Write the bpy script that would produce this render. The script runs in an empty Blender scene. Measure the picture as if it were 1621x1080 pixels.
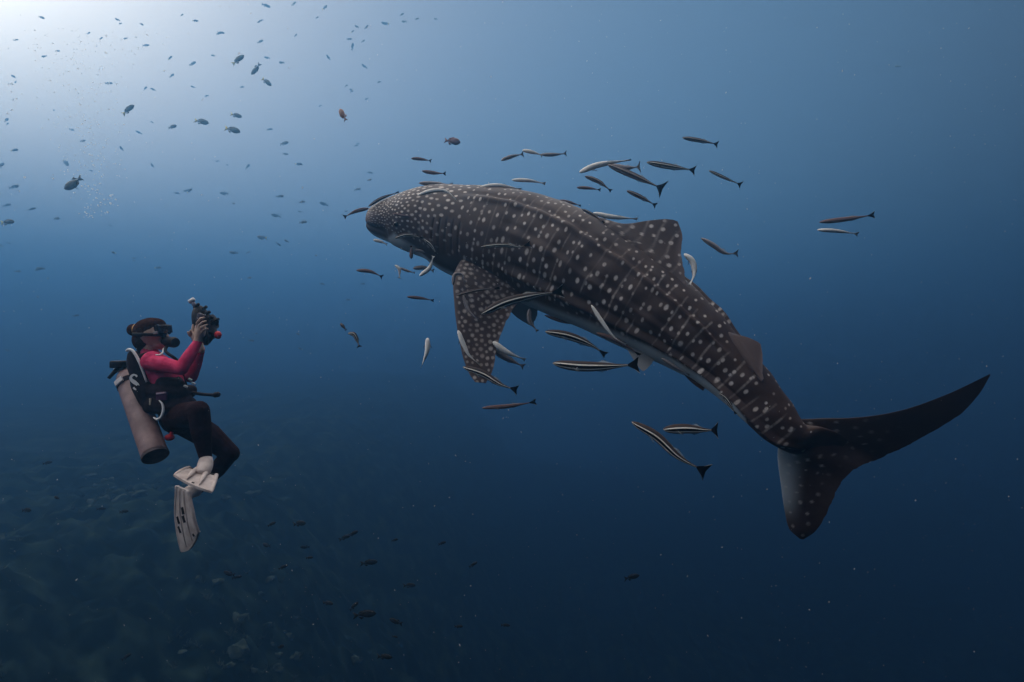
import bpy, bmesh, math, random
import numpy as np
from mathutils import Vector, Matrix, Quaternion

rng = np.random.default_rng(7)
random.seed(7)
sc = bpy.context.scene
col = sc.collection

# ------------------------------------------------------------------ camera, sky, sun, exposure
LENS = 20.0
F = 1621 * LENS / 36.0
cam = bpy.data.objects.new('camera', bpy.data.cameras.new('camera'))
col.objects.link(cam)
cam.rotation_euler = (math.radians(90), 0, 0)
cam.data.lens = LENS
cam.data.sensor_width = 36
cam.data.clip_start = 0.05
cam.data.clip_end = 3000
sc.camera = cam

SUN_AZ, SUN_EL = math.radians(56), math.radians(36.5)
w = bpy.data.worlds.new('World')
sc.world = w
w.use_nodes = True
wn = w.node_tree
sky = wn.nodes.new('ShaderNodeTexSky')
sky.sky_type = 'NISHITA'
sky.sun_disc = False
sky.sun_elevation = SUN_EL
sky.sun_rotation = -SUN_AZ
sky.dust_density = 10
wn.links.new(sky.outputs[0], wn.nodes['Background'].inputs[0])
wn.nodes['Background'].inputs[1].default_value = 0.036

sdir = Vector((-math.sin(SUN_AZ) * math.cos(SUN_EL), math.cos(SUN_AZ) * math.cos(SUN_EL), math.sin(SUN_EL)))
sl = bpy.data.lights.new('sun', 'SUN')
sl.energy = 4.2
sl.angle = math.radians(156)          # sunlight spread out by the rippled surface
sl.color = (1, .90, .79)
so = bpy.data.objects.new('sun', sl)
col.objects.link(so)
so.rotation_euler = sdir.to_track_quat('Z', 'Y').to_euler()

sc.view_settings.view_transform = 'Standard'
sc.view_settings.look = 'None'
sc.view_settings.gamma = 1
sc.view_settings.exposure = 1.1
sc.cycles.use_denoising = True
sc.cycles.volume_bounces = 2
sc.cycles.max_bounces = 6
sc.cycles.diffuse_bounces = 2
sc.cycles.transparent_max_bounces = 12

# ------------------------------------------------------------------ helpers
def at(x, y, d):
    """the point seen at photo pixel (x, y) at distance d in front of the camera"""
    return np.array([(x - 810.5) / F * d, d, -(y - 540) / F * d])

def cr(ts, vals, t):
    """smooth interpolation through keys"""
    ts = np.asarray(ts, float); v = np.asarray(vals, float)
    one = v.ndim == 1
    if one: v = v[:, None]
    n = len(ts)
    m = np.zeros_like(v)
    for i in range(n):
        a, b = max(0, i - 1), min(n - 1, i + 1)
        m[i] = (v[b] - v[a]) / (ts[b] - ts[a])
    t = np.clip(np.asarray(t, float), ts[0], ts[-1])
    i = np.clip(np.searchsorted(ts, t, side='right') - 1, 0, n - 2)
    h = (ts[i + 1] - ts[i])[:, None]
    u = ((t - ts[i]) / h[:, 0])[:, None]
    r = (2*u**3 - 3*u**2 + 1) * v[i] + (u**3 - 2*u**2 + u) * h * m[i] + (-2*u**3 + 3*u**2) * v[i+1] + (u**3 - u**2) * h * m[i+1]
    return r[:, 0] if one else r

def nrm(v):
    return v / np.maximum(np.linalg.norm(v, axis=-1, keepdims=True), 1e-9)

def sstep(a, b, x):
    t = np.clip((np.asarray(x, float) - a) / (b - a), 0, 1)
    return t * t * (3 - 2 * t)

class MB:
    """collects pieces of one mesh"""
    def __init__(s): s.v, s.f, s.m, s.at, s.n = [], [], [], {}, 0
    def add(s, verts, faces, mat=0, **attrs):
        verts = np.asarray(verts, float).reshape(-1, 3)
        o = s.n
        s.v.append(verts); s.n += len(verts)
        for f in faces: s.f.append(tuple(int(i) + o for i in f)); s.m.append(mat)
        for k, a in attrs.items():
            s.at.setdefault(k, []).append((o, np.broadcast_to(np.asarray(a, float).reshape(-1), (len(verts),))))
    def loft(s, rings, cap=True, mat=0, **attrs):
        rings = np.asarray(rings, float)
        S, N = rings.shape[:2]
        idx = np.arange(S * N).reshape(S, N)
        a = idx[:-1]; b = idx[1:]
        q = np.stack([a, np.roll(a, -1, 1), np.roll(b, -1, 1), b], -1).reshape(-1, 4)
        faces = [tuple(x) for x in q]
        if cap:
            faces.append(tuple(idx[0][::-1])); faces.append(tuple(idx[-1]))
        s.add(rings.reshape(-1, 3), faces, mat, **{k: np.asarray(v, float).reshape(-1) if np.ndim(v) else v for k, v in attrs.items()})
    def tube(s, pts, radii, n=10, mat=0, sub=0, **attrs):
        pts = np.asarray(pts, float); radii = np.broadcast_to(np.asarray(radii, float), (len(pts),))
        if sub:
            t0 = np.arange(len(pts)); t = np.linspace(0, len(pts) - 1, sub)
            radii = np.maximum(cr(t0, radii, t), 1e-4); pts = cr(t0, pts, t)
        T = nrm(np.gradient(pts, axis=0))
        ref = np.array([0, 0, 1.]) if abs(T[0][2]) < .9 else np.array([1., 0, 0])
        rings = []
        for p, tt, r in zip(pts, T, radii):
            ref = nrm(ref - tt * ref.dot(tt)); sd = np.cross(tt, ref)
            th = np.linspace(0, 2 * np.pi, n, endpoint=False)[:, None]
            rings.append(p + r * (np.cos(th) * ref + np.sin(th) * sd))
        s.loft(rings, True, mat, **attrs)
    def ball(s, c, r, mat=0, seg=12, axes=None, **attrs):
        """ellipsoid; r = radius or three radii along axes"""
        r = np.broadcast_to(np.asarray(r, float), (3,)); A = np.eye(3) if axes is None else np.asarray(axes)
        ph = np.linspace(0.02, np.pi - .02, seg)[:, None]; th = np.linspace(0, 2 * np.pi, seg * 2, endpoint=False)[None]
        L = np.stack([np.sin(ph) * np.cos(th), np.sin(ph) * np.sin(th), np.cos(ph) * np.ones_like(th)], -1) * r
        s.loft(np.asarray(c) + L @ A, True, mat, **attrs)
    def box(s, c, half, axes=None, mat=0, bev=.15):
        A = np.eye(3) if axes is None else np.asarray(axes)
        h = np.asarray(half, float); b = bev * h.min()
        bm = bmesh.new(); bmesh.ops.create_cube(bm, size=2)
        for v in bm.verts: v.co = Vector(np.array(v.co) * h)
        if b > 0: bmesh.ops.bevel(bm, geom=list(bm.edges), offset=b, segments=2, affect='EDGES', profile=.6)
        bm.verts.index_update()
        V = np.array([v.co[:] for v in bm.verts]); Fc = [[v.index for v in f.verts] for f in bm.faces]
        bm.free()
        s.add(np.asarray(c) + V @ A, Fc, mat)
    def mesh(s, name, mats, smooth=True, origin=None):
        V = np.concatenate(s.v) if s.v else np.zeros((0, 3))
        if origin is not None: V = V - np.asarray(origin)
        me = bpy.data.meshes.new(name)
        me.from_pydata(V.tolist(), [], s.f)
        for m in mats: me.materials.append(m)
        me.polygons.foreach_set('material_index', np.array(s.m, np.int32))
        me.polygons.foreach_set('use_smooth', np.full(len(s.f), smooth))
        for k, lst in s.at.items():
            a = np.zeros(len(V), np.float32)
            for o, arr in lst: a[o:o + len(arr)] = arr
            me.attributes.new(k, 'FLOAT', 'POINT').data.foreach_set('value', a)
        me.update()
        return me
    def build(s, name, mats, parent=None, smooth=True, origin=None, sharp=None):
        if origin is None:
            V = np.concatenate(s.v); origin = (V.min(0) + V.max(0)) / 2
        o = bpy.data.objects.new(name, s.mesh(name, mats if isinstance(mats, (list, tuple)) else [mats], smooth, origin))
        col.objects.link(o)
        o.location = Vector(origin)
        if sharp: o.data.set_sharp_from_angle(angle=math.radians(sharp))
        if parent: adopt(o, parent)
        return o

def world_of(p):
    return p.location if p.parent is None else p.location + world_of(p.parent)
def adopt(o, parent):
    o.parent = parent
    o.location = o.location - world_of(parent)
def empty(name, loc):
    o = bpy.data.objects.new(name, None); col.objects.link(o); o.location = Vector(loc); o.empty_display_size = .1
    return o
def tag(o, label=None, cat=None, group=None, kind=None):
    for k, v in (('label', label), ('category', cat), ('group', group), ('kind', kind)):
        if v: o[k] = v
    return o

def new_mat(name, base=(.5, .5, .5), rough=.6, spec=.3):
    m = bpy.data.materials.new(name); m.use_nodes = True
    b = m.node_tree.nodes['Principled BSDF']
    b.inputs['Base Color'].default_value = (*base, 1); b.inputs['Roughness'].default_value = rough
    b.inputs['Specular IOR Level'].default_value = spec
    return m, m.node_tree, b
def mottled(name, c1, c2, scale=20, rough=.6, spec=.3, bump=.0, detail=4, lo=.35, hi=.65):
    m, nt, b = new_mat(name, c1, rough, spec)
    tc = nt.nodes.new('ShaderNodeTexCoord'); nz = nt.nodes.new('ShaderNodeTexNoise')
    nz.inputs['Scale'].default_value = scale; nz.inputs['Detail'].default_value = detail
    rp = nt.nodes.new('ShaderNodeValToRGB')
    rp.color_ramp.elements[0].position = lo; rp.color_ramp.elements[0].color = (*c1, 1)
    rp.color_ramp.elements[1].position = hi; rp.color_ramp.elements[1].color = (*c2, 1)
    nt.links.new(tc.outputs['Object'], nz.inputs['Vector']); nt.links.new(nz.outputs['Fac'], rp.inputs[0])
    nt.links.new(rp.outputs[0], b.inputs['Base Color'])
    if bump:
        bp = nt.nodes.new('ShaderNodeBump'); bp.inputs['Strength'].default_value = bump; bp.inputs['Distance'].default_value = .02
        nt.links.new(nz.outputs['Fac'], bp.inputs['Height']); nt.links.new(bp.outputs[0], b.inputs['Normal'])
    return m

# ------------------------------------------------------------------ seabed
def vnoise(x, y, seed=0):
    xi, yi = np.floor(x).astype(int), np.floor(y).astype(int); xf, yf = x - xi, y - yi
    def h(a, b): 
        n = np.sin(a * 127.1 + b * 311.7 + seed * 74.7) * 43758.5453
        return n - np.floor(n)
    u, v = xf * xf * (3 - 2 * xf), yf * yf * (3 - 2 * yf)
    return (h(xi, yi) * (1 - u) + h(xi + 1, yi) * u) * (1 - v) + (h(xi, yi + 1) * (1 - u) + h(xi + 1, yi + 1) * u) * v
def fbm(x, y, seed=0, o=5):
    r = 0; a = .5
    for k in range(o): r = r + a * vnoise(x * 2**k, y * 2**k, seed + k); a *= .5
    return r
def seabed_z(x, y):
    base = -8.8 - 25 * sstep(-22, 6, x) - 6 * sstep(6, 50, x)
    return base + 3.0 * (fbm(x * .12, y * .12, 3) - .5) + 1.6 * (fbm(x * .55, y * .55, 9) - .5) - 1.2 * np.abs(fbm(x * .33 + 7, y * .33, 31) - .5) + .55 * (vnoise(x * 1.9 + y * .7, y * 1.9 - x * .6, 5) - .5) + .25 * (vnoise(x * 4.3, y * 4.3, 15) - .5)

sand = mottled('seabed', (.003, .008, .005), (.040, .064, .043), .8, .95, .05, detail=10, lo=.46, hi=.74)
gx = np.concatenate([np.linspace(-150, -36, 40), np.linspace(-35, 30, 330), np.linspace(31, 150, 40)])
gy = np.concatenate([np.linspace(-80, 3, 30), np.linspace(4, 42, 220), np.linspace(43, 160, 44)])
X, Y = np.meshgrid(gx, gy)
Z = seabed_z(X, Y)
mb = MB(); idx = np.arange(X.size).reshape(X.shape)
mb.add(np.stack([X, Y, Z], -1).reshape(-1, 3), np.stack([idx[:-1, :-1], idx[:-1, 1:], idx[1:, 1:], idx[1:, :-1]], -1).reshape(-1, 4))
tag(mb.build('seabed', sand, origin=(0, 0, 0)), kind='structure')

# coral lumps and rubble nobody could count
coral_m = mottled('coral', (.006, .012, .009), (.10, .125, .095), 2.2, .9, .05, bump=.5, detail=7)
mb = MB()
ico = bmesh.new(); bmesh.ops.create_icosphere(ico, subdivisions=2, radius=1)
IV = np.array([v.co[:] for v in ico.verts]); ico.verts.index_update(); IF = [[v.index for v in f.verts] for f in ico.faces]; ico.free()
for k in range(700):
    x = rng.uniform(-38, 2); y = rng.uniform(12, 38)
    if vnoise(np.array(x * .22), np.array(y * .22), 21) < .58: continue
    r = rng.uniform(.07, .3) * (1.9 if rng.random() < .2 else 1)
    V = IV * (1 + 1.1 * (rng.random((len(IV), 1)) - .5)) * np.array([r, r * rng.uniform(.6, 1.4), r * rng.uniform(.3, .9)])
    mb.add(V + [x, y, float(seabed_z(np.array(x), np.array(y))) + r * .2], IF)
for k in range(900):                      # branching corals
    x = rng.uniform(-34, 0); y = rng.uniform(12, 34)
    if vnoise(np.array(x * .22), np.array(y * .22), 21) < .52: continue
    z = float(seabed_z(np.array(x), np.array(y)))
    for j in range(7):
        d = nrm(np.array([rng.normal(), rng.normal(), 1.2])); L = rng.uniform(.12, .4)
        mb.tube([[x, y, z - .05], np.array([x, y, z]) + d * L * .6, np.array([x, y, z]) + d * L + rng.normal(0, .05, 3)], [.03, .022, .01], 5)
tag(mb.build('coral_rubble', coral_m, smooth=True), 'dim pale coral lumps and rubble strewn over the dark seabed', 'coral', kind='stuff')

# ------------------------------------------------------------------ the water itself
SURF = 19.3
hz = bpy.data.objects.new('haze', bpy.data.meshes.new('haze'))
bm = bmesh.new(); bmesh.ops.create_cube(bm, size=1); bm.to_mesh(hz.data); bm.free()
col.objects.link(hz)
zlo = float(Z.min()) - 1.0
hz.scale = (440, 440, SURF - zlo); hz.location = (0, 0, (SURF + zlo) / 2)
wm = bpy.data.materials.new('water'); wm.use_nodes = True; nt = wm.node_tree; nt.nodes.clear()
out = nt.nodes.new('ShaderNodeOutputMaterial'); pv = nt.nodes.new('ShaderNodeVolumePrincipled')
pv.inputs['Color'].default_value = (.066, .178, .312, 1)
pv.inputs['Absorption Color'].default_value = (.0015, .009, .037, 1)
pv.inputs['Density'].default_value = .028
pv.inputs['Anisotropy'].default_value = .74
nt.links.new(pv.outputs[0], out.inputs['Volume']); hz.data.materials.append(wm)
tag(hz, 'hazy blue sea water filling the whole scene', 'water', kind='stuff')

# ------------------------------------------------------------------ whale shark (one continuous animal)
STA = [  # top x,y  bottom x,y  distance  width factor  roll towards the viewer (deg)
    (585, 328, 590, 363, 6.45, 1.25, 3), (603, 320, 605, 377, 6.42, 1.2, 4), (628, 310, 632, 388, 6.40, 1.18, 5),
    (660, 299, 664, 402, 6.35, 1.12, 7), (700, 293, 694, 416, 6.28, 1.06, 9), (740, 294, 728, 438, 6.18, 1.0, 11),
    (790, 298, 772, 458, 6.05, .95, 12), (840, 307, 818, 474, 5.92, .92, 14), (890, 323, 862, 494, 5.78, .90, 18),
    (938, 345, 905, 514, 5.65, .88, 23), (985, 375, 950, 535, 5.50, .86, 28), (1035, 410, 1000, 560, 5.36, .85, 32),
    (1080, 447, 1050, 582, 5.22, .84, 34), (1115, 481, 1090, 602, 5.10, .83, 35), (1150, 523, 1130, 624, 4.98, .84, 36),
    (1185, 563, 1165, 650, 4.88, .88, 37), (1215, 604, 1200, 680, 4.80, .95, 38), (1240, 645, 1236, 708, 4.74, 1.05, 40),
    (1262, 664, 1258, 724, 4.72, .62, 40), (1286, 666, 1286, 732, 4.715, .26, 40), (1312, 676, 1316, 736, 4.705, .08, 40), (1330, 690, 1336, 730, 4.70, .03, 40)]
tops = np.array([at(a, b, d) for a, b, c_, e, d, w_, r in STA]); bots = np.array([at(c_, e, d) for a, b, c_, e, d, w_, r in STA])
cen = (tops + bots) / 2
slen = np.concatenate([[0], np.cumsum(np.linalg.norm(np.diff(cen, axis=0), axis=1))])
LEN = slen[-1]
NS = 1000
sv = np.concatenate([np.linspace(0, .06, 24, endpoint=False), np.linspace(.06, LEN, NS - 24)])
C3 = cr(slen, cen, sv); HU = cr(slen, (tops - bots) / 2, sv)
WF = cr(slen, [s[5] for s in STA], sv); RO = np.radians(cr(slen, [s[6] for s in STA], sv))
TT = nrm(np.gradient(C3, axis=0))
hh = np.linalg.norm(HU, axis=1)
UP = nrm(HU)
SD = nrm(np.cross(TT, UP)); UP = nrm(np.cross(SD, TT))
ca, sa = np.cos(RO)[:, None], np.sin(RO)[:, None]
UP, SD = UP * ca + SD * sa, SD * ca - UP * sa
# blunt rounded snout
nose = np.sqrt(np.clip(1 - (1 - np.clip(sv / .045, 0, 1))**2, 0.0025, 1))
hw = hh * WF
th = np.radians(np.concatenate([np.linspace(-180, -45, 40, endpoint=False), np.linspace(-45, 150, 310, endpoint=False), np.linspace(150, 180, 14, endpoint=False)]))
NT = len(th); thd = np.degrees(th)
ct, st = np.cos(th), np.sin(th)
deg = np.degrees(np.abs(th))[None, :]
sgn = lambda v, p: np.sign(v) * np.abs(v)**p
sx = sv[:, None]
head = 1 - sstep(.5, 1.4, sv)
px_ = (1 - .12 * head)[:, None]
Rup = (hh * nose)[:, None] * sgn(ct, 1) ; Rsd = (hw * nose)[:, None] * sgn(st[None, :], px_)
disp = np.zeros((NS, NT))
def ridge(d0, amp, wid, s0, s1):
    g = np.exp(-((deg - d0) / wid)**2) - .55 * np.exp(-((deg - d0 + wid * 1.9) / wid)**2)
    return amp * g * (sstep(s0, s0 + .5, sx) * (1 - sstep(s1, s1 + .4, sx)))
up1 = np.interp(sv, [1.2, 2.0, 3.0, 4.2], [44, 41, 36, 36])[:, None]
disp += ridge(up1, .026, 4.2, 1.1, 3.9)
disp += ridge(72, .012, 4, 1.6, 3.6)
low = np.interp(sv, [1.5, 2.4, 3.2, 4.4, LEN], [112, 108, 99, 92, 90])[:, None]
disp += ridge(low, .030, 4.5, 1.7, LEN - 1.0)
disp += .05 * np.exp(-((deg - 90) / 9)**2) * sstep(4.0, 4.8, sx) * (1 - sstep(LEN - .55, LEN - .25, sx))      # tail keel
# soft unevenness of the hide
disp += .006 * np.sin(sx * 21 + deg * .05) * np.exp(-((deg - 60) / 50)**2) * sstep(1.2, 2, sx)
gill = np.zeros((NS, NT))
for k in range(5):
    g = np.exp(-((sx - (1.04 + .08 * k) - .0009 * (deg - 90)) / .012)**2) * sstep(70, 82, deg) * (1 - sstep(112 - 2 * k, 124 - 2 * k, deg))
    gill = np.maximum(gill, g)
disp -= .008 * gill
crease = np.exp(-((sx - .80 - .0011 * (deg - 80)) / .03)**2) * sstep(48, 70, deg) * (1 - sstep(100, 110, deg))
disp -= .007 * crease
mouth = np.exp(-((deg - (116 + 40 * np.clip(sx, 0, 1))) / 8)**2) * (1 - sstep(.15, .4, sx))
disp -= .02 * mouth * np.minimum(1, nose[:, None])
disp += .03 * np.exp(-((deg - 150) / 25)**2) * np.exp(-((sx - .38) / .2)**2)        # open lower jaw
rad = nrm(UP[:, None] * Rup[..., None] + SD[:, None] * Rsd[..., None])
ringP = C3[:, None] + UP[:, None] * Rup[..., None] + SD[:, None] * Rsd[..., None] + rad * disp[..., None] * np.minimum(1, nose * 1.2)[:, None, None]

# pale markings: mask per surface point, laid out in metres along and round the body
reff = (hh + hw) / 2
spot = np.zeros((NS, NT))
def put(s0, a_deg, rs, ra, amt):
    i0, i1 = np.searchsorted(sv, [s0 - rs * 1.6, s0 + rs * 1.6])
    if i1 <= i0: return
    r = np.interp(s0, sv, reff)
    da = np.degrees(ra * 1.6 / r)
    j0, j1 = np.searchsorted(thd, [a_deg - da, a_deg + da])
    jj = np.arange(max(0, j0 - 1), min(NT, j1 + 1))
    dd = ((sv[i0:i1, None] - s0) / rs)**2 + (np.radians(np.degrees(th[jj % NT])[None] - a_deg) * r / ra)**2
    val = amt * (1 - sstep(.2, 1.6, dd))
    spot[i0:i1, jj % NT] = np.maximum(spot[i0:i1, jj % NT], val)
# head: crowded small dots growing towards the gills
dots = np.zeros((0, 4))
for tr in range(26000):
    s0 = 1.27 * rng.random()**.75; a = rng.uniform(-60, 118)
    r = np.interp(s0, sv, reff)
    sp = .0105 + .036 * s0
    if len(dots) and np.min((s0 - dots[:, 0])**2 + ((a - dots[:, 1]) * .01745 * r)**2 - (sp + dots[:, 2])**2 * .62) <= 0: continue
    dots = np.vstack([dots, [s0, a, sp, 0]])
dots = [(d_[0], d_[1], d_[2]) for d_ in dots]
for s0, a, sp in dots:
    side = 1 - .6 * float(sstep(80, 118, abs(a)))
    dimg = 1 - .35 * float(sstep(.8, 1.2, s0)) * float(sstep(50, 85, abs(a)))
    f = rng.uniform(.55, 1) * side * dimg
    q = min(sp, .040) * rng.uniform(.36, .5)
    put(s0, a, q * rng.uniform(1, 1.5), q * .85, f)
# body: columns of big spots with thin bars between them
k = 0; s0 = 1.32
while s0 < LEN - .30:
    tail = float(sstep(LEN - 1.5, LEN - .4, s0))
    r = np.interp(s0, sv, reff)
    stp = (.118 - .03 * tail)
    n = int(math.radians(116) * r / stp)
    for sgn_ in (-1, 1):
        if k % 2 == 0:
            for j in range(n + 1):
                a = (j * stp + (.35 + .3 * ((k // 2) % 2)) * stp) / r * 57.2958 + rng.normal(0, 1.3)
                if a > 128 or rng.random() < .07 + .2 * tail: continue
                size = (.0125 + .0050 * float(sstep(25, 90, a))) * (1 + .12 * rng.normal()) * (1 - .25 * tail)
                amt = rng.uniform(.5, 1) * (1 - .5 * float(sstep(98, 122, a))) * (1 - .3 * tail)
                if s0 < 2.0 and a > 70: amt *= .6
                put(s0 + rng.normal(0, .012), sgn_ * a, size, size * rng.uniform(1.1, 1.6), amt)
        else:
            rear = float(sstep(1.7, 2.9, s0)); ph = rng.uniform(0, 6.3); sd_ = rng.uniform(0, 99)
            al = .06 + rng.uniform(0, .05)
            while al / r * 57.3 < 118:
                q = float(vnoise(np.array(al * 6.5 + sd_), np.array(sd_), 2))
                amt = (.11 + .14 * rear) * float(sstep(.3, .75, q)) * rng.uniform(.6, 1.15)
                put(s0 + .010 * math.sin(al * 8 + ph), sgn_ * al / r * 57.3, .0065 + .004 * q, .018, amt)
                if rng.random() < .13:
                    z_ = rng.uniform(.010, .014); put(s0 + rng.normal(0, .006), sgn_ * al / r * 57.3, z_, z_ * 1.4, rng.uniform(.45, .8))
                al += .020
    s0 += (.068 - .014 * tail) * (1 + .08 * rng.normal()); k += 1
belly = sstep(1, 0, (np.interp(sv, [0, .25, .42, .8, 1.6, 2.6, 3.6, 4.4, LEN - .75, LEN - .5, LEN], [150, 146, 121, 140, 148, 128, 104, 100, 112, 220, 220])[:, None] + 7 - deg) / 14 )
lip = (1 - sstep(.03, .20, sx)) * sstep(58, 84, deg) * (1 - sstep(104, 116, deg)) * .55
pale = np.maximum(lip, 0)
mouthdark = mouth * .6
skin_m, nt, b = new_mat('shark_skin', (.05, .04, .04), .55, .25)
def attr(nt, name):
    a = nt.nodes.new('ShaderNodeAttribute'); a.attribute_name = name; return a.outputs['Fac']
def mix(nt, fac, c1, c2):
    m = nt.nodes.new('ShaderNodeMix'); m.data_type = 'RGBA'
    if hasattr(fac, 'links'): nt.links.new(fac, m.inputs[0])
    else: m.inputs[0].default_value = fac
    for s_, c in ((6, c1), (7, c2)):
        if hasattr(c, 'links'): nt.links.new(c, m.inputs[s_])
        else: m.inputs[s_].default_value = (*c, 1)
    return m.outputs[2]
tc = nt.nodes.new('ShaderNodeTexCoord')
nz = nt.nodes.new('ShaderNodeTexNoise'); nz.inputs['Scale'].default_value = 2.6; nz.inputs['Detail'].default_value = 7; nz.inputs['Roughness'].default_value = .65
nt.links.new(tc.outputs['Object'], nz.inputs['Vector'])
rp = nt.nodes.new('ShaderNodeValToRGB'); rp.color_ramp.elements[0].position = .32; rp.color_ramp.elements[1].position = .72
rp.color_ramp.elements[0].color = (.023, .0112, .012, 1); rp.color_ramp.elements[1].color = (.070, .041, .031, 1)
nt.links.new(nz.outputs['Fac'], rp.inputs[0])
c = mix(nt, attr(nt, 'belly'), rp.outputs[0], (.42, .44, .45))
nf = nt.nodes.new('ShaderNodeTexNoise'); nf.inputs['Scale'].default_value = 60; nf.inputs['Detail'].default_value = 3
nt.links.new(tc.outputs['Object'], nf.inputs['Vector'])
sm = nt.nodes.new('ShaderNodeMath'); sm.operation = 'MULTIPLY'
mr = nt.nodes.new('ShaderNodeMapRange'); mr.inputs[1].default_value = .25; mr.inputs[2].default_value = .6; mr.inputs[3].default_value = .55; mr.inputs[4].default_value = 1
nt.links.new(nf.outputs['Fac'], mr.inputs[0]); nt.links.new(attr(nt, 'spot'), sm.inputs[0]); nt.links.new(mr.outputs[0], sm.inputs[1])
c = mix(nt, sm.outputs[0], c, (.68, .60, .54))
c = mix(nt, attr(nt, 'pale'), c, (.24, .18, .17))
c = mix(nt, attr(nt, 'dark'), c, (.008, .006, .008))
nt.links.new(c, b.inputs['Base Color'])
bp = nt.nodes.new('ShaderNodeBump'); bp.inputs['Strength'].default_value = .25; bp.inputs['Distance'].default_value = .02
nt.links.new(nz.outputs['Fac'], bp.inputs['Height']); nt.links.new(bp.outputs[0], b.inputs['Normal'])

mb = MB()
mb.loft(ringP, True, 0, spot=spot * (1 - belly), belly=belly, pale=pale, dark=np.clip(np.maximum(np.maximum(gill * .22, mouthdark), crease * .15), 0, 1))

BAX = nrm(at(1095, 440, 5.1) - at(935, 350, 5.5))
def fin(mb, lead, trail, thick, nu=40, nv=90, spots=None, pale_f=None, belly_f=None, dark=.0, mat=0, curve=0, bars=False, smask=None, **kw):
    """a lens-shaped fin between a leading and a trailing edge, root first; each key (x, y, distance)"""
    L = np.array([at(*p) for p in lead]); T = np.array([at(*p) for p in trail])
    tl = np.concatenate([[0], np.cumsum(np.linalg.norm(np.diff(L + T, axis=0), axis=1))]); tl /= tl[-1]
    v = np.linspace(0, 1, nv)
    L = cr(tl, L, v); T = cr(tl, T, v)
    u = (1 - np.cos(np.linspace(0, np.pi, nu))) / 2
    jag = (vnoise(v * 37, v * 0, 8) + .6 * vnoise(v * 90, v * 0, 18) - .8) * .012 * np.sin(np.pi * v)
    T = T + nrm(T - L) * jag[:, None]
    mid = L[:, None] * (1 - u)[None, :, None] + T[:, None] * u[None, :, None]
    chord = T - L
    nn = nrm(np.cross(chord, np.gradient((L + T) / 2, axis=0)))
    nn = nrm(nn + 1e-6)
    for i in range(1, nv):
        if nn[i] @ nn[i - 1] < 0: nn[i] = -nn[i]
    if nn[nv // 2][1] > 0: nn = -nn
    prof = 2.6 * np.sqrt(u) * (1 - u)**1.1 + .06 * np.sin(np.pi * u)
    tk = np.interp(v, [0, .15, 1], [1, .72, .12])
    cl = np.minimum(thick, np.linalg.norm(chord, axis=1) * .16)
    off = (prof[None, :] * tk[:, None] * cl[:, None] * .5)[..., None] * nn[:, None]
    if curve: mid = mid + nn[:, None] * (curve * np.sin(np.pi * u)[None, :] * np.sin(np.pi * v * .9)[:, None])[..., None]
    ringa = mid + off; ringb = (mid - off)[:, 1:-1][:, ::-1]
    ring = np.concatenate([ringa, ringb], 1)
    uu = np.concatenate([u, u[1:-1][::-1]])
    S = np.zeros(ring.shape[:2]); 
    P = ring
    W = np.linalg.norm(chord, axis=1)[:, None] * uu[None, :]
    H = np.concatenate([[0], np.cumsum(np.linalg.norm(np.diff((L + T) / 2, axis=0), axis=1))])
    if spots:
        pts = np.zeros((0, 3))
        for tr in range(spots[1] * 30):
            hq = rng.uniform(0, H[-1]); ci = min(np.searchsorted(H, hq), nv - 1)
            p_ = ringa[ci, np.searchsorted(u, rng.uniform(.04, .96)) % nu]
            if len(pts) and np.min(((pts - p_)**2).sum(1)) < spots[0]**2: continue
            pts = np.vstack([pts, p_])
            if len(pts) >= spots[1]: break
        for p_ in pts:
            q = spots[2] * rng.uniform(.7, 1.25)
            S = np.maximum(S, rng.uniform(.5, 1) * spots[3] * (1 - sstep(.4, 1.4, ((P - p_)**2).sum(-1) / q**2)))
    V = np.broadcast_to(v[:, None], S.shape); U = np.broadcast_to(uu[None], S.shape)
    if bars: S = np.maximum(S, .22 * np.exp(-((np.abs((((P - at(930, 350, 5.4)) @ BAX) * 7 + .15 * np.sin(H[:, None] * 14)) % 1 - .5)) / .075)**2) * sstep(.98, .8, V) * (.4 + .6 * vnoise(H[:, None] * 14 + 0 * W, W * 9, 4)))
    if smask: S = S * smask(U, V)
    mb.loft(ring, True, mat, spot=S, belly=(belly_f(U, V) if belly_f else 0 * S), pale=(pale_f(U, V) if pale_f else 0 * S), dark=(dark(U, V) if callable(dark) else dark + 0 * S), **kw)

# pectoral fin
fin(mb, [(742, 395, 5.86), (719, 433, 5.62), (719, 480, 5.52), (724, 522, 5.45), (733, 566, 5.38), (743, 592, 5.33), (752, 605, 5.30)],
    [(822, 430, 5.80), (838, 458, 5.66), (815, 486, 5.56), (800, 512, 5.50), (787, 548, 5.42), (780, 586, 5.34), (769, 607, 5.30)],
    .16, 60, 150, spots=(.050, 460, .0170, .55), pale_f=lambda U, V: .25 * sstep(.1, .0, U) + .3 * sstep(.9, 1, U))
# far pectoral fin, mostly behind the belly
fin(mb, [(770, 430, 6.35), (790, 470, 6.55), (815, 500, 6.7), (838, 515, 6.8)], [(850, 450, 6.25), (850, 480, 6.5), (850, 500, 6.7), (842, 516, 6.8)],
    .12, 24, 40, belly_f=lambda U, V: 0 * U + .8)
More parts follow.
